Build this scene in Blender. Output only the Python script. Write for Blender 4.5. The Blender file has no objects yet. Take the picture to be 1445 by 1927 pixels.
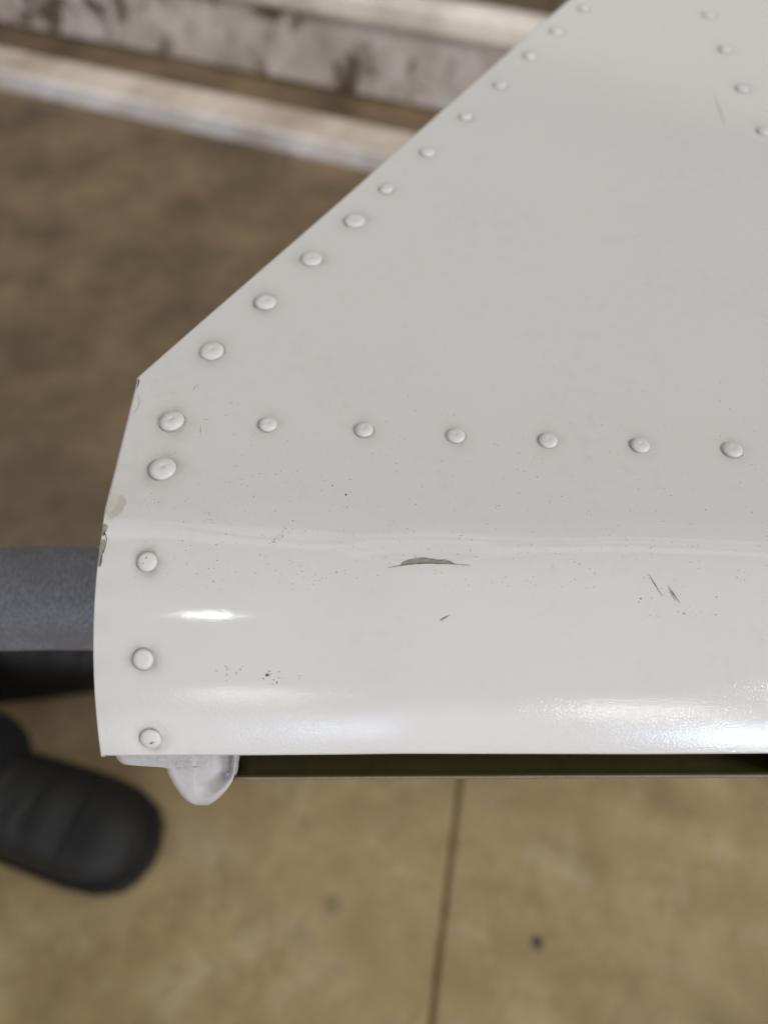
import bpy, bmesh, math, random
import numpy as np
from mathutils import Vector, Matrix

random.seed(7)
rng = np.random.default_rng(11)
MM = 0.001
scene = bpy.context.scene
C = scene.collection

# ------------------------------------------------------------------ camera, light, exposure
PANEL_Z = 0.771            # height of the flat panel skin above the floor
cam_d = bpy.data.cameras.new('camera')
cam = bpy.data.objects.new('camera', cam_d); C.objects.link(cam)
cam.location = (0, 0, 0.900)
cam.rotation_euler = (math.radians(34.0), 0, 0)
cam_d.sensor_fit = 'VERTICAL'; cam_d.sensor_height = 34.6; cam_d.sensor_width = 25.95
cam_d.lens = 25.0
cam_d.clip_start = 0.01; cam_d.clip_end = 60
cam_d.dof.use_dof = True
cam_d.dof.focus_distance = 0.163
cam_d.dof.aperture_fstop = 7.5
scene.camera = cam

world = bpy.data.worlds.new('World'); scene.world = world
world.use_nodes = True
bg = world.node_tree.nodes['Background']
bg.inputs['Color'].default_value = (0.60, 0.585, 0.57, 1)
bg.inputs['Strength'].default_value = 0.26

def area(name, loc, target, sx, sy, power, color):
    d = bpy.data.lights.new(name, 'AREA'); d.shape = 'RECTANGLE'
    d.size = sx; d.size_y = sy; d.energy = power; d.color = color
    o = bpy.data.objects.new(name, d); C.objects.link(o)
    o.location = loc
    o.rotation_euler = (Vector(target) - Vector(loc)).to_track_quat('-Z', 'Y').to_euler()
    return o

PT = (0.02, 0.07, 0.76)
def from_dir(r, dist):
    v = Vector(r).normalized() * dist
    return (PT[0] + v.x, PT[1] + v.y, PT[2] + v.z)
WARM = (1.0, 0.95, 0.84); COOL = (0.62, 0.76, 1.0); NEUT = (1.0, 0.975, 0.955)
# daylight from the open hangar door behind the photographer, to the right
area('door_daylight', from_dir((0.405, -0.89, 0.115), 5.0), PT, 0.60, 0.30, 26, COOL)
# large dim fill light added behind the photographer to brighten the nose
area('nose_fill', (0.6, -6.0, 1.75), PT, 6.0, 2.1, 84, (0.92, 0.92, 1.0))
# second opening, farther left and dimmer
area('door_daylight_far', from_dir((-0.10, -0.975, 0.17), 6.0), PT, 0.8, 0.30, 11, COOL)
# rows of ceiling lamps, with added fill lights among them
area('ceiling_or_fill_light', from_dir((0.308, -0.907, 0.285), 6.0), PT, 0.65, 0.07, 12, WARM)
area('ceiling_or_fill_light', from_dir((0.50, -0.79, 0.385), 5.5), PT, 0.55, 0.07, 12, WARM)
area('ceiling_or_fill_light', from_dir((-0.215, -0.892, 0.40), 6.0), PT, 0.7, 0.12, 8, WARM)
area('ceiling_or_fill_light', from_dir((-0.265, -0.496, 0.828), 3.2), PT, 0.18, 0.08, 2.6, NEUT)
area('ceiling_or_fill_light', (2.9, -0.9, 2.9), PT, 1.6, 1.0, 66, NEUT)
area('ceiling_or_fill_light', (1.2, 4.6, 1.95), (0, 1.2, 0.5), 5.0, 1.5, 11, (1.0, 0.98, 0.86))  # unseen far light added for the pale band mirrored in the panel
for dy in (0.50, 1.15):      # unseen dim strips added overhead to mirror as lines in the crease
    area('crease_light_strip', (0.3, 0.07 + dy, 3.6), (0.3, 0.07, 0.7), 6.0, 0.26, 6.0, NEUT)
rail_fill = area('ceiling_or_fill_light', (-1.3, 0.7, 2.6), (-0.45, 1.85, 0.05), 0.9, 0.3, 10, NEUT)  # added fill brightening the rail and beam
rail_fill.data.spread = math.radians(95)

scene.view_settings.view_transform = 'Standard'
scene.view_settings.look = 'None'
scene.view_settings.exposure = -0.08
scene.view_settings.gamma = 1.0
scene.view_settings.use_curve_mapping = False
scene.cycles.use_denoising = True

# ------------------------------------------------------------------ material helpers
def new_mat(name):
    m = bpy.data.materials.new(name); m.use_nodes = True
    nt = m.node_tree; b = nt.nodes['Principled BSDF']
    return m, nt, b
def N(nt, typ, **kw):
    n = nt.nodes.new(typ)
    for k, v in kw.items(): setattr(n, k, v)
    return n
def L(nt, a, b): nt.links.new(a, b)
def noise(nt, vec, scale, detail=4, rough=0.55, dist=0.0):
    n = N(nt, 'ShaderNodeTexNoise')
    n.inputs['Scale'].default_value = scale; n.inputs['Detail'].default_value = detail
    n.inputs['Roughness'].default_value = rough; n.inputs['Distortion'].default_value = dist
    if vec is not None: L(nt, vec, n.inputs['Vector'])
    return n.outputs['Fac']
def ramp(nt, fac, stops, interp='LINEAR'):
    r = N(nt, 'ShaderNodeValToRGB'); r.color_ramp.interpolation = interp
    e = r.color_ramp.elements
    while len(e) < len(stops): e.new(0.5)
    for i, (p, c) in enumerate(stops):
        e[i].position = p
        e[i].color = (c, c, c, 1) if isinstance(c, (int, float)) else (*c, 1)
    L(nt, fac, r.inputs['Fac'])
    return r.outputs['Color']
def mixc(nt, fac, a, b, mode='MIX'):
    m = N(nt, 'ShaderNodeMix', data_type='RGBA', blend_type=mode)
    for s, v in ((m.inputs[0], fac), (m.inputs[6], a), (m.inputs[7], b)):
        if isinstance(v, (int, float)): s.default_value = v
        elif isinstance(v, tuple): s.default_value = (*v, 1)
        else: L(nt, v, s)
    return m.outputs[2]
def math_n(nt, op, a, b=None):
    m = N(nt, 'ShaderNodeMath', operation=op)
    for s, v in zip(m.inputs, (a, b)):
        if v is None: continue
        if isinstance(v, (int, float)): s.default_value = v
        else: L(nt, v, s)
    return m.outputs[0]
def bump(nt, b, h, dist, strength=1.0, prev=None):
    n = N(nt, 'ShaderNodeBump')
    n.inputs['Distance'].default_value = dist
    if isinstance(strength, (int, float)): n.inputs['Strength'].default_value = strength
    else: L(nt, strength, n.inputs['Strength'])
    L(nt, h, n.inputs['Height'])
    if prev is not None: L(nt, prev, n.inputs['Normal'])
    L(nt, n.outputs['Normal'], b.inputs['Normal'])
    return n.outputs['Normal']
def objco(nt): return N(nt, 'ShaderNodeTexCoord').outputs['Object']
def attr(nt, name):
    a = N(nt, 'ShaderNodeAttribute'); a.attribute_name = name; return a.outputs['Fac']

WHITE = (0.792, 0.776, 0.757)
def paint_material():
    m, nt, b = new_mat('white_paint'); co = objco(nt)
    big = noise(nt, co, 14, 3)
    c = mixc(nt, ramp(nt, big, [(0.35, 0.0), (0.7, 1.0)]), WHITE, (0.770, 0.760, 0.742))
    fine = noise(nt, co, 260, 5, 0.7)
    grime = ramp(nt, fine, [(0.50, 0.0), (0.80, 0.30)])
    c = mixc(nt, math_n(nt, 'MULTIPLY', grime, ramp(nt, noise(nt, co, 30, 3), [(0.40, 0.0), (0.7, 1.0)])), c, (0.52, 0.49, 0.44))
    d = attr(nt, 'dirt')
    dn = math_n(nt, 'MULTIPLY', d, ramp(nt, noise(nt, co, 700, 4, 0.65), [(0.25, 0.55), (0.75, 1.0)]))
    c = mixc(nt, dn, c, (0.27, 0.215, 0.155))
    L(nt, c, b.inputs['Base Color'])
    pe = attr(nt, 'peel')
    r = ramp(nt, pe, [(0.0, 0.07), (1.0, 0.10)])
    L(nt, math_n(nt, 'ADD', r, math_n(nt, 'MULTIPLY', dn, 0.25)), b.inputs['Roughness'])
    b.inputs['Specular IOR Level'].default_value = 0.5
    p1 = bump(nt, b, noise(nt, co, 2400, 2, 0.5), 0.000034, math_n(nt, 'ADD', math_n(nt, 'MULTIPLY', pe, 0.72), 0.12))
    bump(nt, b, noise(nt, co, 150, 2, 0.5), 0.00006, 0.35, p1)
    return m
M_PAINT = paint_material()

def rivet_paint():
    m, nt, b = new_mat('rivet_paint'); co = objco(nt)
    a = attr(nt, 'skirt')
    sp = N(nt, 'ShaderNodeObjectInfo').outputs['Random']
    vec = N(nt, 'ShaderNodeVectorMath', operation='ADD'); L(nt, co, vec.inputs[0])
    cmb = N(nt, 'ShaderNodeCombineXYZ')
    for i in range(3): L(nt, math_n(nt, 'MULTIPLY', sp, 3.0 + i), cmb.inputs[i])
    L(nt, cmb.outputs[0], vec.inputs[1])
    n1 = noise(nt, vec.outputs[0], 420, 4, 0.6)
    c = mixc(nt, math_n(nt, 'MULTIPLY', a, ramp(nt, n1, [(0.3, 0.55), (0.7, 1.0)])), (0.785, 0.773, 0.755), (0.24, 0.19, 0.135))
    c = mixc(nt, ramp(nt, noise(nt, vec.outputs[0], 900, 3, 0.6), [(0.70, 0.0), (0.74, 0.7)]), c, (0.16, 0.13, 0.10))
    L(nt, c, b.inputs['Base Color'])
    b.inputs['Roughness'].default_value = 0.30
    b.inputs['Specular IOR Level'].default_value = 0.35
    bump(nt, b, noise(nt, vec.outputs[0], 500, 2, 0.5), 0.00008, 0.5)
    return m
M_RIVET = rivet_paint()

def simple(name, col, rough, var=0.15, scale=300, bumpd=0.0, bscale=None, metallic=0.0, dark=None):
    m, nt, b = new_mat(name); co = objco(nt)
    n = noise(nt, co, scale, 5, 0.65)
    d = dark or tuple(x * (1 - 2 * var) for x in col)
    c = mixc(nt, ramp(nt, n, [(0.3, 0.0), (0.7, 1.0)]), d, col)
    L(nt, c, b.inputs['Base Color'])
    b.inputs['Roughness'].default_value = rough; b.inputs['Metallic'].default_value = metallic
    if bumpd: bump(nt, b, noise(nt, co, bscale or scale, 4, 0.6), bumpd)
    return m
M_OLIVE = simple('olive_primer', (0.125, 0.105, 0.035), 0.55, 0.14, 120, 0.00002, 800)
M_CHIP = simple('chipped_primer', (0.44, 0.42, 0.33), 0.6, 0.22, 2200, 0.00005, 2500)
M_EDGE = simple('cut_sheet_edge', (0.30, 0.27, 0.19), 0.5, 0.15, 900)
M_MARK = simple('dark_scuff', (0.13, 0.115, 0.09), 0.6, 0.3, 1500)
M_SCUFF = simple('grey_scuff', (0.40, 0.38, 0.345), 0.5, 0.2, 1500)
M_FLAKE = simple('flaked_spot', (0.15, 0.125, 0.095), 0.6, 0.3, 2500)
M_FAINT = simple('faint_scuff', (0.60, 0.585, 0.555), 0.4, 0.06, 600)
M_SPECK = simple('brown_speck', (0.16, 0.13, 0.095), 0.7, 0.3, 900)
M_PEEL = simple('peeled_paint', (0.66, 0.605, 0.53), 0.4, 0.08, 160)
M_PEEL2 = simple('bare_filler', (0.71, 0.70, 0.59), 0.45, 0.06, 200)
M_BLACKRUB = simple('black_rubber', (0.012, 0.012, 0.014), 0.5, 0.2, 300)

def bracket_material():
    m, nt, b = new_mat('bracket_overspray'); co = objco(nt)
    n = noise(nt, co, 900, 5, 0.75)
    m2 = noise(nt, co, 90, 3, 0.6)
    f = math_n(nt, 'MULTIPLY', ramp(nt, n, [(0.42, 0.0), (0.68, 1.0)]), ramp(nt, m2, [(0.42, 0.0), (0.62, 0.75)]))
    c = mixc(nt, f, (0.60, 0.575, 0.58), (0.24, 0.25, 0.27))
    L(nt, c, b.inputs['Base Color']); b.inputs['Roughness'].default_value = 0.5
    bump(nt, b, n, 0.00005)
    return m
M_BRACKET = bracket_material()

def carpet_material():
    m, nt, b = new_mat('bar_covering'); co = objco(nt)
    mp = N(nt, 'ShaderNodeMapping'); L(nt, co, mp.inputs['Vector'])
    mp.inputs['Rotation'].default_value = (0, 0, 0.9); mp.inputs['Scale'].default_value = (1.0, 0.45, 1.0)
    n = noise(nt, mp.outputs[0], 1100, 6, 0.75)
    big = noise(nt, co, 55, 3, 0.6)
    c = mixc(nt, ramp(nt, n, [(0.36, 0.0), (0.70, 1.0)]), (0.13, 0.135, 0.158), (0.33, 0.34, 0.385))
    c = mixc(nt, ramp(nt, big, [(0.4, 0.0), (0.65, 0.6)]), c, (0.155, 0.160, 0.185))
    L(nt, c, b.inputs['Base Color']); b.inputs['Roughness'].default_value = 0.6
    bump(nt, b, n, 0.00025, 0.7)
    return m
M_BAR = carpet_material()

def floor_material():
    m, nt, b = new_mat('stained_concrete'); co = objco(nt)
    a = noise(nt, co, 6.0, 8, 0.66)
    c = ramp(nt, a, [(0.32, (0.33, 0.245, 0.137)), (0.45, (0.45, 0.35, 0.20)), (0.56, (0.52, 0.41, 0.245)), (0.70, (0.62, 0.52, 0.35))])
    a2 = noise(nt, co, 11, 8, 0.70)
    c = mixc(nt, ramp(nt, a2, [(0.52, 0.0), (0.68, 0.65)]), c, (0.60, 0.545, 0.43))
    a3 = noise(nt, co, 7, 7, 0.68)
    c = mixc(nt, ramp(nt, a3, [(0.52, 0.0), (0.68, 0.7)]), c, (0.28, 0.205, 0.115))
    a4 = noise(nt, co, 48, 6, 0.7)
    c = mixc(nt, ramp(nt, a4, [(0.47, 0.0), (0.68, 0.55)]), c, (0.25, 0.19, 0.11))
    a5 = noise(nt, co, 75, 4, 0.65)
    c = mixc(nt, ramp(nt, a5, [(0.58, 0.0), (0.72, 0.5)]), c, (0.62, 0.55, 0.42))
    # darker mottled tone across the part of the floor behind the work stand
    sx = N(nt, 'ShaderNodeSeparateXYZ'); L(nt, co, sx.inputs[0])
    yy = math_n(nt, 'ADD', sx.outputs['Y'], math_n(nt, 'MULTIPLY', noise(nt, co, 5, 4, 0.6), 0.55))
    rear_tone = ramp(nt, noise(nt, co, 4.5, 8, 0.7), [(0.36, (0.045, 0.033, 0.024)), (0.48, (0.115, 0.082, 0.056)), (0.58, (0.175, 0.125, 0.085)), (0.70, (0.26, 0.195, 0.135))])
    c = mixc(nt, ramp(nt, yy, [(0.40, 0.0), (0.75, 0.86)]), c, rear_tone)
    c = mixc(nt, 1.0, c, (0.93, 0.865, 0.73), 'MULTIPLY')      # overall tan tone of the slab
    # two round drip stains
    for (px, py, r0, k, col) in ((0.161, 0.060, 0.006, 0.92, (0.035, 0.033, 0.030)), (-0.056, 0.096, 0.010, 0.45, (0.10, 0.08, 0.06))):
        v = N(nt, 'ShaderNodeVectorMath', operation='DISTANCE'); L(nt, co, v.inputs[0]); v.inputs[1].default_value = (px, py, 0)
        dd = math_n(nt, 'ADD', v.outputs['Value'], math_n(nt, 'MULTIPLY', math_n(nt, 'SUBTRACT', a4, 0.5), 0.008))
        c = mixc(nt, math_n(nt, 'MULTIPLY', ramp(nt, math_n(nt, 'DIVIDE', dd, r0 * 2), [(0.35, 1.0), (0.65, 0.0)]), k), c, col)
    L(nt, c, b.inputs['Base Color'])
    L(nt, ramp(nt, a2, [(0.3, 0.62), (0.7, 0.45)]), b.inputs['Roughness'])
    bump(nt, b, noise(nt, co, 180, 6, 0.7), 0.0006, 0.6)
    return m
M_FLOOR = floor_material()

def dirty_steel(name, base, rust_amt, grime=0.6):
    m, nt, b = new_mat(name); co = objco(nt)
    mp = N(nt, 'ShaderNodeMapping'); L(nt, co, mp.inputs['Vector']); mp.inputs['Scale'].default_value = (1, 1, 0.6)
    a = noise(nt, co, 5, 6, 0.65)
    c = mixc(nt, ramp(nt, a, [(0.38, 0.0), (0.62, 1.0)]), tuple(x * k for x, k in zip(base, (0.62, 0.58, 0.54))), base)
    r = noise(nt, mp.outputs[0], 8, 8, 0.74)
    c = mixc(nt, ramp(nt, r, [(0.58 - rust_amt, 0.0), (0.63 - rust_amt * 0.8, 0.9)]), c, (0.075, 0.046, 0.027))
    g = noise(nt, co, 26, 6, 0.72)
    c = mixc(nt, ramp(nt, g, [(0.52, 0.0), (0.70, grime)]), c, (0.22, 0.155, 0.10))
    L(nt, c, b.inputs['Base Color']); b.inputs['Roughness'].default_value = 0.42
    bump(nt, b, r, 0.001, 0.5)
    return m
M_WEB = dirty_steel('dirty_grey_paint', (0.70, 0.645, 0.60), 0.045)
M_FLANGE = dirty_steel('dusty_cream_paint', (0.86, 0.80, 0.71), -0.14, 0.15)
M_RAIL_FRONT = dirty_steel('worn_white_paint', (0.86, 0.84, 0.86), -0.12, 0.2)
M_RAIL_TOP = dirty_steel('dusty_tan_paint', (0.74, 0.64, 0.54), -0.10, 0.35)
M_LEATHER = simple('black_leather', (0.008, 0.0075, 0.007), 0.62, 0.2, 90, 0.0006, 160)
M_SOLE = simple('black_sole', (0.005, 0.005, 0.005), 0.75, 0.2, 120)
M_CLOTH = simple('dark_navy_cloth', (0.006, 0.006, 0.009), 0.95, 0.2, 200, 0.0005, 900)
M_LACE = simple('dark_lace', (0.03, 0.028, 0.026), 0.8, 0.2, 600)
M_STEEL = simple('grey_painted_steel', (0.10, 0.10, 0.11), 0.5, 0.15, 60)

# ------------------------------------------------------------------ object helpers
def empty(name, loc=(0, 0, 0), label=None, cat=None):
    o = bpy.data.objects.new(name, None); C.objects.link(o); o.location = loc
    o.empty_display_size = 0.02
    if label: o['label'] = label
    if cat: o['category'] = cat
    return o
def mesh_obj(name, verts, faces, mat, parent=None, smooth=True):
    me = bpy.data.meshes.new(name)
    me.from_pydata([tuple(v) for v in verts], [], [tuple(f) for f in faces])
    me.update()
    for mm in (mat if isinstance(mat, (list, tuple)) else [mat]): me.materials.append(mm)
    if smooth: me.polygons.foreach_set('use_smooth', [True] * len(me.polygons))
    o = bpy.data.objects.new(name, me); C.objects.link(o)
    if parent is not None: o.parent = parent
    return o
def grid_faces(nr, nc):
    i = np.arange((nr - 1) * nc).reshape(nr - 1, nc)[:, :-1].ravel()
    return np.stack([i, i + 1, i + nc + 1, i + nc], 1)
def grid_obj(name, P, mat, parent=None, flip=False):
    nr, nc = P.shape[:2]
    f = grid_faces(nr, nc)
    if flip: f = f[:, ::-1]
    nf = len(f)
    me = bpy.data.meshes.new(name)
    me.vertices.add(nr * nc); me.vertices.foreach_set('co', P.reshape(-1).astype(np.float32))
    me.loops.add(nf * 4); me.loops.foreach_set('vertex_index', f.ravel().astype(np.int32))
    me.polygons.add(nf); me.polygons.foreach_set('loop_start', (np.arange(nf) * 4).astype(np.int32))
    me.polygons.foreach_set('loop_total', np.full(nf, 4, np.int32))
    me.update(calc_edges=True); me.validate()
    me.polygons.foreach_set('use_smooth', np.ones(nf, bool))
    for mm in (mat if isinstance(mat, (list, tuple)) else [mat]): me.materials.append(mm)
    o = bpy.data.objects.new(name, me); C.objects.link(o)
    if parent is not None: o.parent = parent
    return o
def set_attr(o, name, vals):
    a = o.data.attributes.new(name, 'FLOAT', 'POINT'); a.data.foreach_set('value', np.asarray(vals, np.float32).ravel())
def rounded_box(name, size, mat, parent, loc, bev, seg=4, rot=(0, 0, 0)):
    bm = bmesh.new(); bmesh.ops.create_cube(bm, size=1.0)
    bmesh.ops.scale(bm, vec=size, verts=bm.verts)
    bmesh.ops.bevel(bm, geom=list(bm.edges), offset=bev, segments=seg, profile=0.5, affect='EDGES')
    me = bpy.data.meshes.new(name); bm.to_mesh(me); bm.free()
    me.materials.append(mat)
    me.polygons.foreach_set('use_smooth', [True] * len(me.polygons))
    o = bpy.data.objects.new(name, me); C.objects.link(o)
    o.parent = parent; o.location = loc; o.rotation_euler = rot
    return o
def tube(name, pts, rad, mat, parent, seg=10):
    verts, faces = [], []
    pts = [Vector(p) for p in pts]
    for i, p in enumerate(pts):
        t = (pts[min(i + 1, len(pts) - 1)] - pts[max(i - 1, 0)]).normalized()
        q = t.to_track_quat('Z', 'Y')
        r = rad[i] if isinstance(rad, (list, tuple)) else rad
        for k in range(seg):
            a = 2 * math.pi * k / seg
            verts.append(p + q @ Vector((r * math.cos(a), r * math.sin(a), 0)))
    for i in range(len(pts) - 1):
        for k in range(seg):
            k2 = (k + 1) % seg
            faces.append((i * seg + k, i * seg + k2, (i + 1) * seg + k2, (i + 1) * seg + k))
    faces.append(tuple(range(seg))[::-1]); faces.append(tuple((len(pts) - 1) * seg + k for k in range(seg)))
    return mesh_obj(name, verts, faces, mat, parent)

# ------------------------------------------------------------------ concrete floor with a saw-cut joint
def build_floor():
    p0 = np.array([0.089, 0.224]); p1 = np.array([0.047, -0.011])
    d = (p0 - p1) / np.linalg.norm(p0 - p1); n = np.array([d[1], -d[0]])
    prof = [(-7, 0), (-0.05, 0), (-0.0042, 0), (-0.0030, -0.0015), (-0.0024, -0.009), (0.0024, -0.009), (0.0030, -0.0015), (0.0042, 0), (0.05, 0), (7, 0)]
    along = np.concatenate([[-7], np.arange(-0.6, 0.6, 0.012), [2, 4, 8]])
    wob = np.convolve(rng.normal(0, 1, len(along) + 8), np.ones(9) / 9, 'valid') * 0.0012
    P = np.zeros((len(along), len(prof), 3))
    for i, a in enumerate(along):
        for j, (o, z) in enumerate(prof):
            jit = (wob[i] + rng.normal(0, 0.0003)) if abs(o) < 0.01 else 0
            q = p1 + d * a + n * (o + jit)
            P[i, j] = (q[0], q[1], z)
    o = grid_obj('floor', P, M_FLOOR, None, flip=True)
    o.data.polygons.foreach_set('use_smooth', np.zeros(len(o.data.polygons), bool))
    o['kind'] = 'structure'
    return o
floor = build_floor()

# ------------------------------------------------------------------ low rail and beam on the floor behind
def extrude_profile(name, prof, p0, ang, length, mat, parent, closed=True, nseg=2):
    """prof = [(across, z)] extruded along a floor line"""
    d = np.array([math.cos(ang), math.sin(ang)]); n = np.array([-d[1], d[0]])
    verts, faces = [], []
    k = len(prof)
    for i in range(nseg):
        q = np.array(p0) + d * length * i / (nseg - 1)
        for (a, z) in prof: verts.append((q[0] + n[0] * a, q[1] + n[1] * a, z))
    for i in range(nseg - 1):
        for j in range(k if closed else k - 1):
            j2 = (j + 1) % k
            faces.append((i * k + j, (i + 1) * k + j, (i + 1) * k + j2, i * k + j2))
    if closed:
        faces.append(tuple(range(k))); faces.append(tuple((nseg - 1) * k + j for j in range(k))[::-1])
    o = mesh_obj(name, verts, faces, mat, parent, smooth=False)
    return o
def rnd_rect(x0, x1, z0, z1, r, seg=4):
    pts = []
    for (cx, cz, a0) in ((x0 + r, z0 + r, 180), (x1 - r, z0 + r, 270), (x1 - r, z1 - r, 0), (x0 + r, z1 - r, 90)):
        for s in range(seg + 1):
            a = math.radians(a0 + 90 * s / seg); pts.append((cx + r * math.cos(a), cz + r * math.sin(a)))
    return pts
ANG_R = math.atan2(1476.8 - 1832.3, -8.5 + 919.1)
rail = empty('floor_rail', (-0.919, 1.832, 0), 'low worn white steel rail with dusty tan top lying on the floor', 'rail')
dR = (math.cos(ANG_R), math.sin(ANG_R))
extrude_profile('rail_front', rnd_rect(-0.004, 0.004, 0.0, 0.043, 0.003), (-dR[0], -dR[1]), ANG_R, 3.6, M_RAIL_FRONT, rail)
extrude_profile('rail_top', rnd_rect(0.0045, 0.098, 0.034, 0.0425, 0.003), (-dR[0], -dR[1]), ANG_R, 3.6, M_RAIL_TOP, rail)
extrude_profile('rail_back', rnd_rect(0.0905, 0.097, 0.0, 0.0335, 0.002), (-dR[0], -dR[1]), ANG_R, 3.6, M_RAIL_FRONT, rail)
ANG_W = math.atan2(1716.5 - 2158.0, 119.5 + 1013.6)
beam = empty('steel_beam', (-1.0136, 2.158, 0), 'stained grey steel beam with bright rounded top edge on the floor', 'beam')
dW = (math.cos(ANG_W), math.sin(ANG_W))
extrude_profile('web', rnd_rect(0.0, 0.012, 0.007, 0.168, 0.004), (-dW[0], -dW[1]), ANG_W, 3.8, M_WEB, beam)
extrude_profile('foot_flange', rnd_rect(0.013, 0.10, 0.0, 0.010, 0.003), (-dW[0], -dW[1]), ANG_W, 3.8, M_WEB, beam)
o = extrude_profile('top_flange', rnd_rect(-0.018, 0.045, 0.160, 0.222, 0.020, 7), (-dW[0], -dW[1]), ANG_W, 3.8, M_FLANGE, beam)
o.data.polygons.foreach_set('use_smooth', [True] * len(o.data.polygons))

# ------------------------------------------------------------------ work stand bar under the panel
stand = empty('work_stand', (-0.25, 0.098, 0), 'grey work stand bar with speckled covering carrying the white panel', 'work stand')
BAR_TOP = PANEL_Z - 0.0484
def stand_bar():
    prof = rnd_rect(-0.0125, 0.0140, -0.028, 0.0, 0.0095, 7)
    xs = np.linspace(-0.55, 0.75, 60); k = len(prof)
    P = np.zeros((60, k + 1, 3))
    for i, x in enumerate(xs):
        for j in range(k + 1):
            a, z = prof[j % k]; P[i, j] = (x, a + 0.0003 * math.sin(x * 90), z)
    o = grid_obj('bar', P, M_BAR, stand, flip=False); o.location = (0, 0, BAR_TOP)
stand_bar()
for sx in (-0.44, 0.62):
    for sy in (-1, 1):
        tube('leg', [(sx, 0.0 + sy * 0.006, BAR_TOP - 0.030), (sx + (0.05 if sx > 0 else -0.05), sy * 0.16, 0.0)], 0.014, M_STEEL, stand)

# ------------------------------------------------------------------ the control surface
panel = empty('control_surface', (0, 0, PANEL_Z), 'white painted riveted aircraft panel with slanted edge, rolled nose and cracked paint', 'aircraft panel')
XL = -58.3; XR = 215.0; YN = 43.8; YT = 430.0
AX, AY, DX, DY = -58.3, 126.0, 73.3, 330.7     # corner and a point on the slanted edge (mm)
def left_x(y):
    y = np.asarray(y, float)
    return np.where(y <= AY, XL, AX + (y - AY) * (DX - AX) / (DY - AY))

# chord stations, front edge of the nose to the far end
yn = [YN]; 
while yn[-1] < 90: yn.append(yn[-1] + (0.22 if yn[-1] < 60 else 0.28))
while yn[-1] < 160: yn.append(yn[-1] + 0.6)
while yn[-1] < YT: yn.append(yn[-1] + 1.5)
YS = np.array(yn)
k1 = int(np.argmin(abs(YS - AY))); YS[k1] = AY
NC = 430
tt = np.linspace(0, 1, NC) ** 1.25
GX = left_x(YS)[:, None] + (XR - left_x(YS))[:, None] * tt[None, :]
GY = np.repeat(YS[:, None], NC, 1)

def sstep(a, b, x):
    t = np.clip((x - a) / (b - a), 0, 1); return t * t * (3 - 2 * t)
def interp_x(x, pts):
    p = np.array(pts); return np.interp(x, p[:, 0], p[:, 1])
def smooth_lines(x):
    c1 = interp_x(x, [(-60, 85.8), (-47, 86.9), (-25, 89.6), (-8, 88.4), (0, 84.8), (30, 84.0), (55, 85.0), (80, 83.3), (260, 82.5)])
    c2 = interp_x(x, [(-60, 85.6), (-46, 84.6), (-33, 83.6), (-13, 82.4), (4, 79.2), (19, 80.0), (52, 80.8), (80, 79.2), (260, 79.0)])
    c3 = interp_x(x, [(-60, 85.0), (-46, 84.2), (-33, 82.0), (-18, 80.2), (4, 78.3), (19, 78.8), (52, 79.2), (80, 77.4), (260, 77.0)])
    return c1, c2, c3
xs_l = np.linspace(-60, 260, 400); _c = smooth_lines(xs_l)
ker = np.exp(-np.linspace(-2, 2, 13) ** 2); ker /= ker.sum()
_c = [np.convolve(np.pad(a, 6, mode='edge'), ker, 'valid') for a in _c]
def height(X, Y):
    """top skin height (mm) on a full grid of rows Y ascending (front to back)"""
    c1, c2, c3 = [np.interp(X, xs_l, a) for a in _c]
    base = 14.5 + 1.085 * (79 - Y)
    th = 3.0 * sstep(c1 + 0.9, c1 - 0.9, Y) + 4.5 * sstep(c2 + 0.35, c2 - 0.35, Y) - 2.2 * sstep(c2 - 0.3, c2 - 1.0, Y) + 5.0 * sstep(c3 + 0.3, c3 - 0.5, Y)
    w = sstep(c3 - 0.3, c3 - 4.0, Y)
    th = th * (1 - w) + np.clip(base, 0, 58) * w
    tn = np.tan(np.radians(th))
    dz = 0.5 * (tn[1:] + tn[:-1]) * np.diff(Y, axis=0)
    z = np.zeros_like(Y)
    z[:-1] = -np.cumsum(dz[::-1], axis=0)[::-1]
    return z
def waves(X, Y):
    f = sstep(86, 125, Y)
    z = 0.16 * np.sin(X / 31 + Y / 47 + 0.5) * f + 0.10 * np.sin(Y / 23 - X / 60 + 1.2) * f
    z += 0.30 * np.exp(-((Y - 235 + 0.10 * X) / 26) ** 2) * f
    # pushed-in dent above the cracked paint
    z += -0.45 * np.exp(-(((X - 8) / 13) ** 2 + ((Y - 77.8) / 2.1) ** 2))
    z += 0.10 * np.exp(-(((X - 9) / 9) ** 2 + ((Y - 73.6) / 1.5) ** 2))
    z += 0.05 * np.exp(-(((X - 10.8 + (Y - 60) * 0.05) / 1.1) ** 2)) * sstep(52, 57, Y) * sstep(69, 63, Y)
    z += 0.05 * np.sin(X / 9.0) * np.exp(-((Y - 62) / 14) ** 2) + 0.06 * np.sin(X / 17.0 + 1) * np.exp(-((Y - 50) / 9) ** 2)
    return z

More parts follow.
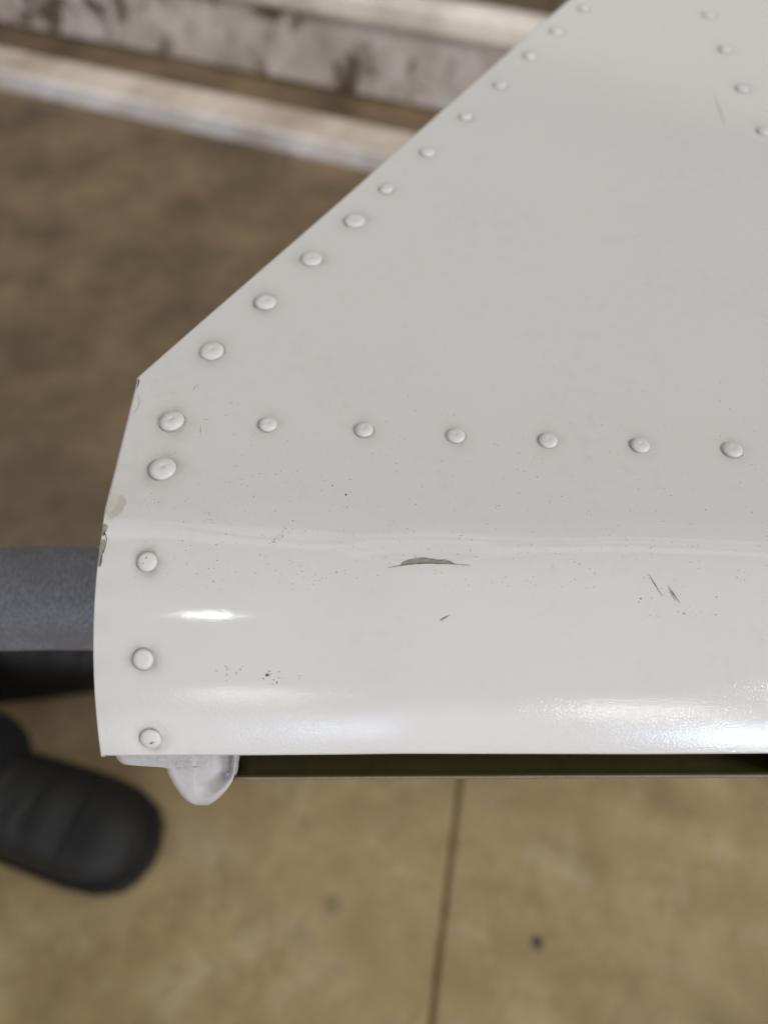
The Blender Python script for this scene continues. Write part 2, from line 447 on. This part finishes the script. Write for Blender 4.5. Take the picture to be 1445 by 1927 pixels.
BIG = [(-42.2, 134.4), (-30.7, 152.4), (-19.7, 170.3), (-8.3, 187.7), (-48.4, 111.8), (-48.3, 98.3)]
SMALL = [(0.7, 203.1), (13.5, 222.4), (26.8, 243.1), (39.8, 263.7), (52.2, 284.0), (64.3, 303.3), (77.3, 322.8), (89.9, 342.3), (102.5, 361.8),
         (-26.4, 111.0), (-4.5, 109.4), (16.2, 107.8), (36.9, 106.4), (57.3, 105.0), (77.6, 103.8), (98.0, 102.4), (118.4, 101.0),
         (124.6, 317.7), (123.8, 290.0), (122.6, 261.9), (121.9, 234.1), (121.0, 206.2), (120.0, 178.4), (125.4, 345.5),
         (-48.3, 76.2), (-48.4, 58.8), (-47.8, 46.4)]
RIV = [(x, y, 3.0) for x, y in BIG] + [(x, y, 2.2) for x, y in SMALL]

GZ = height(GX, GY) + waves(GX, GY)
dirt = np.zeros_like(GX); peel = np.zeros_like(GX)
# slight dishing of the skin and grime round every rivet
for (x, y, r) in RIV:
    nose = y < 90
    sl = max(0.5, math.cos(math.radians(max(0, 14.5 + 1.085 * (79 - y))))) if nose else 1.0
    d = np.hypot(GX - x, (GY - y) / sl)
    GZ += -(0.17 if nose else 0.09) * np.exp(-(d / (r * 1.7)) ** 4)
    amt = 0.85 if nose else (0.58 if r > 2.5 else 0.36)
    amt *= rng.uniform(0.7, 1.15)
    ang = np.arctan2(GY - y, GX - x); ph = rng.uniform(0, 6.28)
    lob = 0.75 + 0.25 * np.sin(ang * 2 + ph) + 0.12 * np.sin(ang * 5 + ph * 2)
    dirt = np.maximum(dirt, amt * lob * np.exp(-(np.maximum(d - r, 0) / (r * 0.52)) ** 1.2))
dirt += 0.10 * np.exp(-((GX - XL) / 4) ** 2) * (GY < 100) * (0.5 + 0.5 * np.sin(GY * 0.9))
peel = sstep(60, 50, GY) * (0.65 + 0.35 * sstep(-55, 5, GX)) + 0.10 * (GY < 76)
peel = np.clip(peel + 0.10, 0, 1)

def surf(x, y):
    """height and normal of the top skin at x, y (mm)"""
    i = int(np.clip(np.searchsorted(YS, y) - 1, 0, len(YS) - 2)); fy = (y - YS[i]) / (YS[i + 1] - YS[i])
    def row(k): return np.interp(x, GX[k], GZ[k])
    return row(i) * (1 - fy) + row(i + 1) * fy
def normal(x, y, e=1.2):
    a = surf(x + e, y) - surf(x - e, y); b = surf(x, y + e) - surf(x, max(YN, y - e))
    return Vector((-a / (2 * e), -b / (y + e - max(YN, y - e)), 1)).normalized()

# rolled lip along the left and slanted edges, added as extra columns
RL = np.where(YS > 86, 2.1, 0.5)
RL = np.convolve(np.pad(RL, 8, mode='edge'), np.ones(17) / 17, 'valid')
lip = []
dirx = np.where(YS < AY - 1, 1.0, math.sin(math.atan2(DY - AY, DX - AX)))
for a in (88, 75, 60, 45, 30, 15):
    ar = math.radians(a)
    off = RL * (math.sin(ar)); dn = RL * (1 - math.cos(ar))
    lip.append((GX[:, 0] - off * 0.55 / np.maximum(dirx, 0.5), GZ[:, 0] - dn))
flx = (lip[0][0], lip[0][1] - np.where(YS > 86, 2.2, 0.4))
cols = [flx] + lip
LX = np.stack([c[0] for c in cols], 1); LZ = np.stack([c[1] for c in cols], 1)
PX = np.concatenate([LX, GX], 1); PZ = np.concatenate([LZ, GZ], 1); PY = np.repeat(YS[:, None], PX.shape[1], 1)
# ragged chips in the nose edge
chipf = np.exp(-((YS - 79) / 3.5) ** 2)
PX[:, :8] += (np.clip(rng.normal(0, 0.30, len(YS)), -0.1, 0.7) * chipf)[:, None] * np.linspace(1, 0, 8)[None, :]
skin = grid_obj('upper_skin', np.stack([PX, PY, PZ], 2) * MM, M_PAINT, panel)
nl = LX.shape[1]
set_attr(skin, 'dirt', np.concatenate([np.repeat(dirt[:, :1], nl, 1), dirt], 1))
set_attr(skin, 'peel', np.concatenate([np.repeat(peel[:, :1], nl, 1), peel], 1))
so = skin.modifiers.new('thickness', 'SOLIDIFY'); so.thickness = 0.0007; so.offset = -1

# lower skin, open slot at the nose with olive primer inside
ly = np.concatenate([np.linspace(42.2, 60, 24), np.linspace(62, AY, 30), np.linspace(AY + 4, YT, 60)])
lt = np.linspace(0, 1, 60)
LL = np.maximum(left_x(ly) + 0.8, np.interp(ly, [42, 46, 54, 62, 70], [-33.0, -34, -41, -56, -57.5]) - 1000.0 * (ly > 70))
LXg = LL[:, None] + (XR - LL)[:, None] * lt[None, :]
LYg = np.repeat(ly[:, None], 60, 1)
prof = np.interp(LYg, [42, 44, 48, 54, 62, 75, 90, 430], [-36, -37.6, -40, -42.6, -45, -46.6, -47.2, -47.2])
nd = np.array([math.cos(math.atan2(DY - AY, DX - AX)), math.sin(math.atan2(DY - AY, DX - AX))])
dist = (LXg - AX) * nd[1] - (LYg - AY) * nd[0]
wedge = np.maximum(prof, -3.2 - 0.36 * np.maximum(dist, 0))
w = sstep(95, 150, LYg); LZg = prof * (1 - w) + wedge * w
sag = 0.35 * np.sin(LXg / 60) * sstep(60, 42, LYg)
LYg = LYg + sag
low = grid_obj('lower_skin', np.stack([LXg, LYg, LZg], 2) * MM, [M_OLIVE, M_PAINT, M_EDGE], panel)
so = low.modifiers.new('thickness', 'SOLIDIFY'); so.thickness = 0.0008; so.offset = -1; so.material_offset = 1; so.material_offset_rim = 2
# tip rib closing the left side
tr = []
for y in np.linspace(47, 124, 40):
    zt = surf(XL + 1.6, y) - 1.0; zb = np.interp(y, ly, LZg[:, 0]) + 0.2
    tr.append([(XL + 1.3, y, zt - 1.2), (XL + 1.3, y, 0.5 * (zt + zb)), (XL + 1.3, y, min(zb, zt - 1.3))])
rib = grid_obj('tip_rib', np.array(tr) * MM, M_OLIVE, panel)
rib.modifiers.new('thickness', 'SOLIDIFY').thickness = 0.0006
# spar web inside the nose
sp = [[(x, 84.0, -2.2), (x, 84.0, -46.2)] for x in np.linspace(XL + 3, XR - 2, 10)]
spar = grid_obj('nose_spar', np.array(sp) * MM, M_OLIVE, panel)
spar.modifiers.new('thickness', 'SOLIDIFY').thickness = 0.0008
rounded_box('rubber_stop', (0.012, 0.010, 0.009), M_BLACKRUB, panel, (0.0895, 0.0475, -0.0335), 0.0035)

# ---- rivets
def rivet_mesh(name, R, h, dimple, seg=28):
    prof = [(1.16, -0.05, 0.55), (1.05, 0.04, 0.95), (1.0, 0.16, 0.8), (0.985, 0.34, 0.15), (0.93, 0.56, 0.0), (0.80, 0.78, 0), (0.60, 0.93, 0), (0.38, 0.99, 0), (0.20, 1.0 - 0.1 * dimple, 0), (0.10, 1.0 - 0.35 * dimple, 0.1 * dimple), (0.05, 1.0 - 0.5 * dimple, 0.35 * dimple)]
    verts, faces, sk = [], [], []
    for (r, z, s) in prof:
        for k in range(seg):
            a = 2 * math.pi * k / seg
            verts.append((r * R * math.cos(a) * MM, r * R * math.sin(a) * MM, z * h * MM)); sk.append(s)
    verts.append((0, 0, (1 - 0.55 * dimple) * h * MM)); sk.append(0.4 * dimple)
    n = len(prof)
    for i in range(n - 1):
        for k in range(seg):
            k2 = (k + 1) % seg
            faces.append((i * seg + k, i * seg + k2, (i + 1) * seg + k2, (i + 1) * seg + k))
    for k in range(seg): faces.append(((n - 1) * seg + k, (n - 1) * seg + (k + 1) % seg, len(verts) - 1))
    me = bpy.data.meshes.new(name); me.from_pydata(verts, [], faces); me.update()
    me.polygons.foreach_set('use_smooth', [True] * len(me.polygons)); me.materials.append(M_RIVET)
    a = me.attributes.new('skirt', 'FLOAT', 'POINT'); a.data.foreach_set('value', sk)
    return me
R_BIG = rivet_mesh('rivet_large', 2.95, 1.20, 0.32)
R_SMALL = rivet_mesh('rivet_small', 2.2, 1.10, 0.22)
R_NOSE = rivet_mesh('rivet_nose', 2.15, 0.95, 0.0)
CHIPS = []
for (x, y, r) in RIV:
    me = R_BIG if r > 2.5 else (R_NOSE if y < 90 else R_SMALL)
    o = bpy.data.objects.new('rivet', me); C.objects.link(o); o.parent = panel
    n = normal(x, y)
    o.location = Vector((x, y, surf(x, y))) * MM
    q = n.to_track_quat('Z', 'Y') @ Matrix.Rotation(rng.uniform(0, 6.28), 3, 'Z').to_quaternion()
    q = q @ Matrix.Rotation(rng.normal(0, 0.03), 3, 'X').to_quaternion()
    o.rotation_mode = 'QUATERNION'; o.rotation_quaternion = q
    k = rng.uniform(0.95, 1.05); o.scale = (k * rng.uniform(0.97, 1.03), k, rng.uniform(0.78, 1.12))
    for (cx, cy, du, dv, rr) in ((-48.3, 76.2, -0.1, 0.85, 0.30), (-48.3, 76.2, -0.7, -0.55, 0.22), (-42.2, 134.4, 1.5, -0.9, 0.42), (-47.8, 46.4, 0.2, -1.0, 0.40), (-47.8, 46.4, 0.75, -0.7, 0.25), (-47.8, 46.4, -0.9, -0.9, 0.22)):
        if abs(cx - x) < 0.01 and abs(cy - y) < 0.01: CHIPS.append((o, du, dv, rr, r))

# flakes of paint missing from three rivet heads
for (rv, du, dv, rr, r) in CHIPS:
    inv = rv.rotation_quaternion.inverted()
    t = inv @ Vector((du, dv, 0)); t.z = 0
    h = (1.2 if r > 2.5 else 0.95) * (1 - (t.length / (r * 1.02)) ** 2.8) + 0.0
    v = [Vector((t.x, t.y, h + 0.06)) * MM]; m_ = 9
    for ring in (0.6, 1.0):
        for k in range(m_):
            a = 2 * math.pi * k / m_; q_ = rr * ring * rng.uniform(0.6, 1.25)
            px_, py_ = t.x + q_ * math.cos(a), t.y + 0.7 * q_ * math.sin(a)
            hh = (1.2 if r > 2.5 else 0.95) * max(0.2, 1 - (math.hypot(px_, py_) / (r * 1.02)) ** 2.8)
            v.append(Vector((px_, py_, hh + (0.06 if ring < 1 else 0.03))) * MM)
    f = [(0, 1 + k, 1 + (k + 1) % m_) for k in range(m_)] + [(1 + k, 1 + m_ + k, 1 + m_ + (k + 1) % m_, 1 + (k + 1) % m_) for k in range(m_)]
    mesh_obj('paint_chip', v, f, M_FLAKE, rv)
# ---- thin marks that follow the skin
def on_skin(x, y, lift=0.03):
    n = normal(x, y, 0.5); p = Vector((x, y, surf(x, y))) + n * lift
    return p * MM
def patch(name, pts, mat, lift=0.035, parent=panel, jitter=0.0, sub=3):
    c = np.mean(pts, 0); v = [on_skin(c[0], c[1], lift)]; f = []
    P = []
    for i in range(len(pts)):
        a = np.array(pts[i]); b = np.array(pts[(i + 1) % len(pts)])
        for s in range(sub): P.append(a + (b - a) * s / sub + (rng.normal(0, jitter, 2) if jitter else 0))
    rings = 4
    for k in range(1, rings + 1):
        for p in P:
            q = c + (p - c) * k / rings
            v.append(on_skin(max(q[0], XL - 0.2), max(q[1], YN + 0.05), lift if k < rings else 0.006))
    m = len(P)
    for i in range(m): f.append((0, 1 + i, 1 + (i + 1) % m))
    for k in range(rings - 1):
        for i in range(m):
            j = (i + 1) % m; a = 1 + k * m
            f.append((a + i, a + m + i, a + m + j, a + j))
    return mesh_obj(name, v, f, mat, parent)
def stroke(name, pts, w0, mat, lift=0.03, parent=panel):
    P = []
    for i in range(len(pts) - 1):
        for s in np.linspace(0, 1, 8, endpoint=(i == len(pts) - 2)):
            P.append(np.array(pts[i]) + (np.array(pts[i + 1]) - np.array(pts[i])) * s)
    v, f = [], []
    for i, p in enumerate(P):
        t = P[min(i + 1, len(P) - 1)] - P[max(i - 1, 0)]; t = t / np.linalg.norm(t); n = np.array([-t[1], t[0]])
        u = i / (len(P) - 1); w = w0 * (math.sin(math.pi * (0.06 + 0.9 * u)) ** 0.7) * rng.uniform(0.6, 1.2) * 0.5
        v.append(on_skin(*(p + n * w), lift)); v.append(on_skin(*(p - n * w), lift))
    for i in range(len(P) - 1): f.append((2 * i, 2 * i + 1, 2 * i + 3, 2 * i + 2))
    return mesh_obj(name, v, f, mat, parent)
def pc(px, py): return (3.5 + (px - 755) * 0.1084, 74.9 + (1067 - py) * 0.108)
chip = patch('paint_chip', [pc(*p) for p in ((752, 1068), (759, 1061.7), (771, 1057), (781, 1055.8), (794, 1052.8), (810, 1054), (827, 1057.8), (838, 1056.6), (849, 1060.4), (855, 1064.8), (838, 1064), (816, 1063.4), (798, 1063.2), (783, 1064), (766, 1066))], M_CHIP, 0.03, jitter=0.03)
chip['label'] = 'grey green primer showing where the white paint has cracked away'
stroke('crack', [pc(730, 1072), pc(748, 1069), pc(766, 1066.4), pc(798, 1063.6), pc(838, 1064.2), pc(858, 1065.4), pc(884, 1067.6)], 0.22, M_MARK, 0.045)
stroke('crack', [pc(753, 1067), pc(759, 1061.2), pc(771, 1056.4), pc(794, 1052.2), pc(827, 1057.2), pc(838, 1056), pc(855, 1064.6)], 0.14, M_MARK, 0.05)
stroke('scratch', [pc(782, 1055), pc(781, 1047)], 0.10, M_MARK)
for pts, w_ in (([(53.4, 73.2), (54.7, 71.0), (55.9, 69.1)], 0.20), ([(57.0, 71.1), (58.2, 69.3), (59.3, 67.8)], 0.22), ([(57.2, 70.2), (58.5, 68.2)], 0.16), ([(57.8, 70.2), (58.9, 68.4)], 0.12),
              ([(11.2, 64.7), (12.0, 65.2), (13.1, 65.7)], 0.28), ([(-37, 85.3), (-35.5, 85.0)], 0.12), ([(-45, 121.5), (-44.4, 123.2)], 0.14), ([(-44.4, 123.3), (-43.6, 121.8)], 0.10), ([(-41.5, 112.6), (-40.2, 112.5)], 0.14), ([(-41.8, 110.9), (-41.4, 107.6)], 0.14)):
    stroke('scratch', pts, w_, M_MARK if w_ > 0.15 else M_SCUFF)
stroke('scratch', [(-58.0, 120.5), (-57.0, 118.3), (-57.0, 116.5), (-57.8, 113.6)], 0.14, M_SCUFF)
stroke('scratch', [(112.0, 258.0), (110.4, 238.0)], 0.9, M_FAINT, 0.02)
# peeled and chipped spots at the tip edge
patch('peeled_spot', [(-58.2, 90.5), (-56.0, 91.4), (-54.4, 89.6), (-54.8, 87.2), (-56.6, 85.2), (-58.2, 85.2)], M_PEEL, 0.012, jitter=0.12)
patch('peeled_spot', [(-58.2, 91.6), (-56.9, 91.9), (-56.3, 89.5), (-57.0, 87.0), (-58.2, 86.6)], M_PEEL2, 0.020, jitter=0.08)
for pts in ([(-58.4, 80.6), (-57.5, 80.8), (-57.3, 78.9), (-57.8, 77.6), (-57.5, 76.2), (-58.0, 75.0), (-58.4, 75.6)], [(-58.4, 84.2), (-57.6, 83.8), (-57.9, 82.6), (-57.6, 81.8), (-58.4, 81.4)]):
    o = patch('paint_chip', pts, M_CHIP, 0.03, jitter=0.10)
stroke('crack', [(-58.3, 84.4), (-57.4, 83.6), (-57.8, 82.2), (-57.2, 80.9), (-57.3, 79.0), (-57.7, 77.4), (-57.9, 75.0)], 0.20, M_MARK, 0.04)
stroke('scratch', [(-58.5, 127.5 - 2.4), (-58.3, 124.2), (-58.3, 122.2)], 0.35, M_MARK, 0.02)

# ---- tiny dirt specks scattered over the paint (uncountable)
def specks():
    spots = []
    def add(n, cx, cy, sx, sy, r0, r1, ang=0):
        for _ in range(n):
            a, b = rng.normal(0, sx), rng.normal(0, sy)
            spots.append((cx + a * math.cos(ang) - b * math.sin(ang), cy + a * math.sin(ang) + b * math.cos(ang), 1.3 * rng.uniform(r0, r1) * (1.8 if rng.random() < 0.06 else 1)))
    for _ in range(620): spots.append((rng.uniform(-52, 85), 70 + abs(rng.normal(0, 26)) , rng.uniform(0.05, 0.14)))
    for _ in range(150): spots.append((rng.uniform(-55, 100), rng.uniform(100, 190), rng.uniform(0.04, 0.11)))
    for _ in range(60): spots.append((rng.uniform(-55, 85), rng.uniform(46, 74), rng.uniform(0.03, 0.08)))
    add(34, -22.0, 80.8, 2.6, 0.45, 0.05, 0.12, 0.85)
    add(16, -22.0, 76.0, 2.0, 1.4, 0.04, 0.09)
    add(18, -14.0, 73.5, 3.5, 1.2, 0.05, 0.11); add(14, -8.5, 90.5, 3.0, 1.8, 0.05, 0.12); add(10, -34, 73, 3.0, 1.5, 0.04, 0.10)
    add(12, -31.5, 56.8, 1.6, 0.6, 0.06, 0.15); add(12, -22.5, 55.8, 1.3, 0.7, 0.07, 0.18); add(6, -17, 55.8, 1.2, 0.3, 0.05, 0.09)
    add(10, 55, 68.2, 3, 1.5, 0.05, 0.10); add(8, 63, 66, 3, 1.5, 0.05, 0.10); add(8, 78, 62, 4, 2, 0.05, 0.10)
    v, f = [], []
    for (x, y, r) in spots:
        if y < YN + 1 or x < left_x(y) + 1.5 or x > XR - 5 or y > 300: continue
        k = 6; b = len(v); ph = rng.uniform(0, 6.28); el = rng.uniform(0.4, 1.0); ca, sa = math.cos(ph), math.sin(ph)
        n = normal(x, y, 0.5); p0 = Vector((x, y, surf(x, y))); t1 = n.orthogonal().normalized(); t2 = n.cross(t1)
        for i in range(k):
            a = 2 * math.pi * i / k; rr = r * rng.uniform(0.6, 1.3)
            u, w_ = rr * math.cos(a), rr * el * math.sin(a)
            v.append((p0 + n * 0.012 + t1 * (u * ca - w_ * sa) + t2 * (u * sa + w_ * ca)) * MM)
        v.append((p0 + n * 0.05) * MM)
        for i in range(k): f.append((b + i, b + (i + 1) % k, b + k))
    o = mesh_obj('dirt_specks', v, f, M_SPECK, panel); o['kind'] = 'stuff'
specks()

# ---- hinge bracket poking out below the nose edge
def bracket():
    # formed flange: v = 0 at the skin edge .. 1 at the toe; thick, rounded edges, dished on the right
    nu, nv = 56, 80
    vs = np.linspace(0, 1, nv)
    tab = -56.9 + 2.4 * np.clip(vs / 0.345, 0, 1) ** 5
    ton = np.interp(vs, [0.34, 0.37, 0.48, 0.65, 0.80, 0.90, 0.96, 1.0], [-46.6, -46.4, -46.0, -45.0, -43.9, -42.8, -41.7, -40.3])
    UL = np.where(vs < 0.35, tab, ton)
    k5 = np.array([1, 2, 3, 2, 1]) / 9.0
    UL = np.convolve(np.pad(UL, 2, mode='edge'), k5, 'valid')
    UR = np.interp(vs, [0, 0.3, 0.5, 0.65, 0.78, 0.88, 0.95, 1.0], [-31.2, -31.5, -32.2, -33.1, -34.3, -35.6, -36.8, -38.2])
    UR = np.convolve(np.pad(UR, 3, mode='edge'), np.ones(7) / 7, 'valid')
    P = np.zeros((nv, nu, 3)); rr = 1.7
    for j, v in enumerate(vs):
        for i in range(nu):
            u = 0.5 - 0.5 * math.cos(math.pi * i / (nu - 1)); x = UL[j] + (UR[j] - UL[j]) * u
            y = 46.2 - 9.8 * v; z = -26.6 - 11.0 * v
            cx_ = -35.4 - 2.2 * max(0, v - 0.4)
            dep = 5.2 * max(0.0, 1 - ((x - cx_) / 4.3) ** 2) ** 1.2 * float(1 - sstep(0.45, 0.88, np.array(v)))
            e = min(x - UL[j], UR[j] - x, (1 - v) * 15.5)
            if e < rr: dep += rr * (1 - math.sqrt(max(0.0, 1 - (1 - e / rr) ** 2)))
            P[j, i] = (x, y + dep * 0.30, z - dep * 0.95)
    o = grid_obj('hinge_bracket', P * MM, M_BRACKET, panel, flip=True)
    s = o.modifiers.new('thickness', 'SOLIDIFY'); s.thickness = 0.0016; s.offset = -1
bracket()

# ------------------------------------------------------------------ person standing beside: boots and trouser legs
person = empty('person', (-0.47, 0.30, 0), 'person in dark trousers and black work boots standing at the left', 'person')
def boot(toe, ang):
    """boot along its own +X, heel at -0.285, placed by the toe tip"""
    R = Matrix.Rotation(ang, 4, 'Z')
    base = Matrix.Translation(Vector((toe[0], toe[1], 0)) - person.location) @ R
    def outline(t, grow=0):
        return float(np.interp(t, [-0.29, -0.28, -0.25, -0.20, -0.14, -0.08, -0.045, -0.02, -0.008, 0.0], [0.004, 0.026, 0.044, 0.050, 0.053, 0.054, 0.051, 0.040, 0.026, 0.004])) + grow
    def top(t): return float(np.interp(t, [-0.29, -0.26, -0.20, -0.165, -0.12, -0.08, -0.076, -0.04, -0.015, 0.0], [0.13, 0.16, 0.165, 0.125, 0.098, 0.082, 0.078, 0.070, 0.056, 0.034]))
    ts = np.concatenate([np.linspace(-0.29, -0.02, 34), np.linspace(-0.018, 0, 8)])
    seg = 18; P = np.zeros((len(ts), seg + 1, 3))
    for i, t in enumerate(ts):
        w_, h_ = outline(t), top(t)
        for k in range(seg + 1):
            a = math.pi * k / seg; ca, sa = math.cos(a), math.sin(a)
            yy = w_ * math.copysign(abs(ca) ** 0.75, ca); zz = 0.022 + (h_ - 0.022) * abs(sa) ** 0.75
            if abs(t + 0.13) < 0.035: zz += 0.0025 * math.sin(t * 480) * sa
            P[i, k] = base @ Vector((t, yy, zz))
    b = grid_obj('boot', P, M_LEATHER, person, flip=True)
    v, f = [], []
    loop = [(t, outline(t, 0.006)) for t in ts] + [(t, -outline(t, 0.006)) for t in ts[::-1]]
    n = len(loop)
    for z, g in ((0.0, 0.97), (0.004, 1.0), (0.024, 1.0), (0.029, 0.97)):
        for (t, y) in loop: v.append(base @ Vector(((t + 0.145) * (1.02 * g) - 0.143, y * g, z)))
    for r in range(3):
        for i in range(n): f.append((r * n + i, r * n + (i + 1) % n, (r + 1) * n + (i + 1) % n, (r + 1) * n + i))
    f.append(tuple(range(n))[::-1]); f.append(tuple(3 * n + i for i in range(n)))
    s = mesh_obj('sole', v, f, M_SOLE, b, smooth=False)
    for k in range(5):
        t = -0.105 - k * 0.016
        pts = []
        for yy in np.linspace(-0.026, 0.026, 9):
            w_, h_ = outline(t), top(t + yy * 0.3)
            pts.append(base @ Vector((t + yy * 0.3, yy, 0.022 + (h_ - 0.022) * (1 - (abs(yy) / w_) ** 2.6) ** 0.4 + 0.002)))
        tube('lace', pts, 0.0022, M_LACE, b, 6)
    # rounded toe cap seam
    pts = []
    for k in range(1, 18):
        a = math.pi * k / 18; t = -0.078 + 0.018 * (math.sin(a) - 0.5)
        w_, h_ = outline(t), top(t); ca = math.cos(a)
        pts.append(base @ Vector((t, w_ * math.copysign(abs(ca) ** 0.75, ca), 0.022 + (h_ - 0.022) * math.sin(a) ** 0.75 + 0.0008)))
    tube('toe_seam', pts, 0.0018, M_SOLE, b, 6)
    return base
b1 = boot((-0.256, 0.145, 0), math.radians(-17))
b2 = boot((-0.300, 0.402, 0), math.radians(9))
def trousers():
    verts, faces, seg = [], [], 20
    def leg(base, hip):
        a0 = base @ Vector((-0.236, 0, 0.070))
        ks = [(a0, 0.090), (a0 + Vector((-0.006, 0, 0.04)), 0.086), (a0 + Vector((-0.015, 0, 0.15)), 0.080), (a0 + Vector((-0.01, 0.0, 0.40)), 0.085), (Vector(hip) + Vector((0, 0, -0.2)), 0.095), (Vector(hip), 0.11)]
        s0 = len(verts)
        for i, (c, r) in enumerate(ks):
            for k in range(seg):
                a = 2 * math.pi * k / seg; rr = r * (1 + 0.05 * math.sin(3 * a + i) + 0.03 * math.sin(5 * a + 2 * i))
                verts.append(c + Vector((rr * math.cos(a) * 1.05, rr * math.sin(a) * 0.92, 0.008 * math.sin(2 * a))))
        for i in range(len(ks) - 1):
            for k in range(seg):
                k2 = (k + 1) % seg
                faces.append((s0 + i * seg + k, s0 + i * seg + k2, s0 + (i + 1) * seg + k2, s0 + (i + 1) * seg + k))
        faces.append(tuple(s0 + (len(ks) - 1) * seg + k for k in range(seg)))
    leg(b1, (-0.10, -0.09, 0.86)); leg(b2, (-0.10, 0.10, 0.86))
    o = mesh_obj('trousers', verts, faces, M_CLOTH, person)
    m = o.modifiers.new('soft', 'SUBSURF'); m.levels = 1; m.render_levels = 2
trousers()
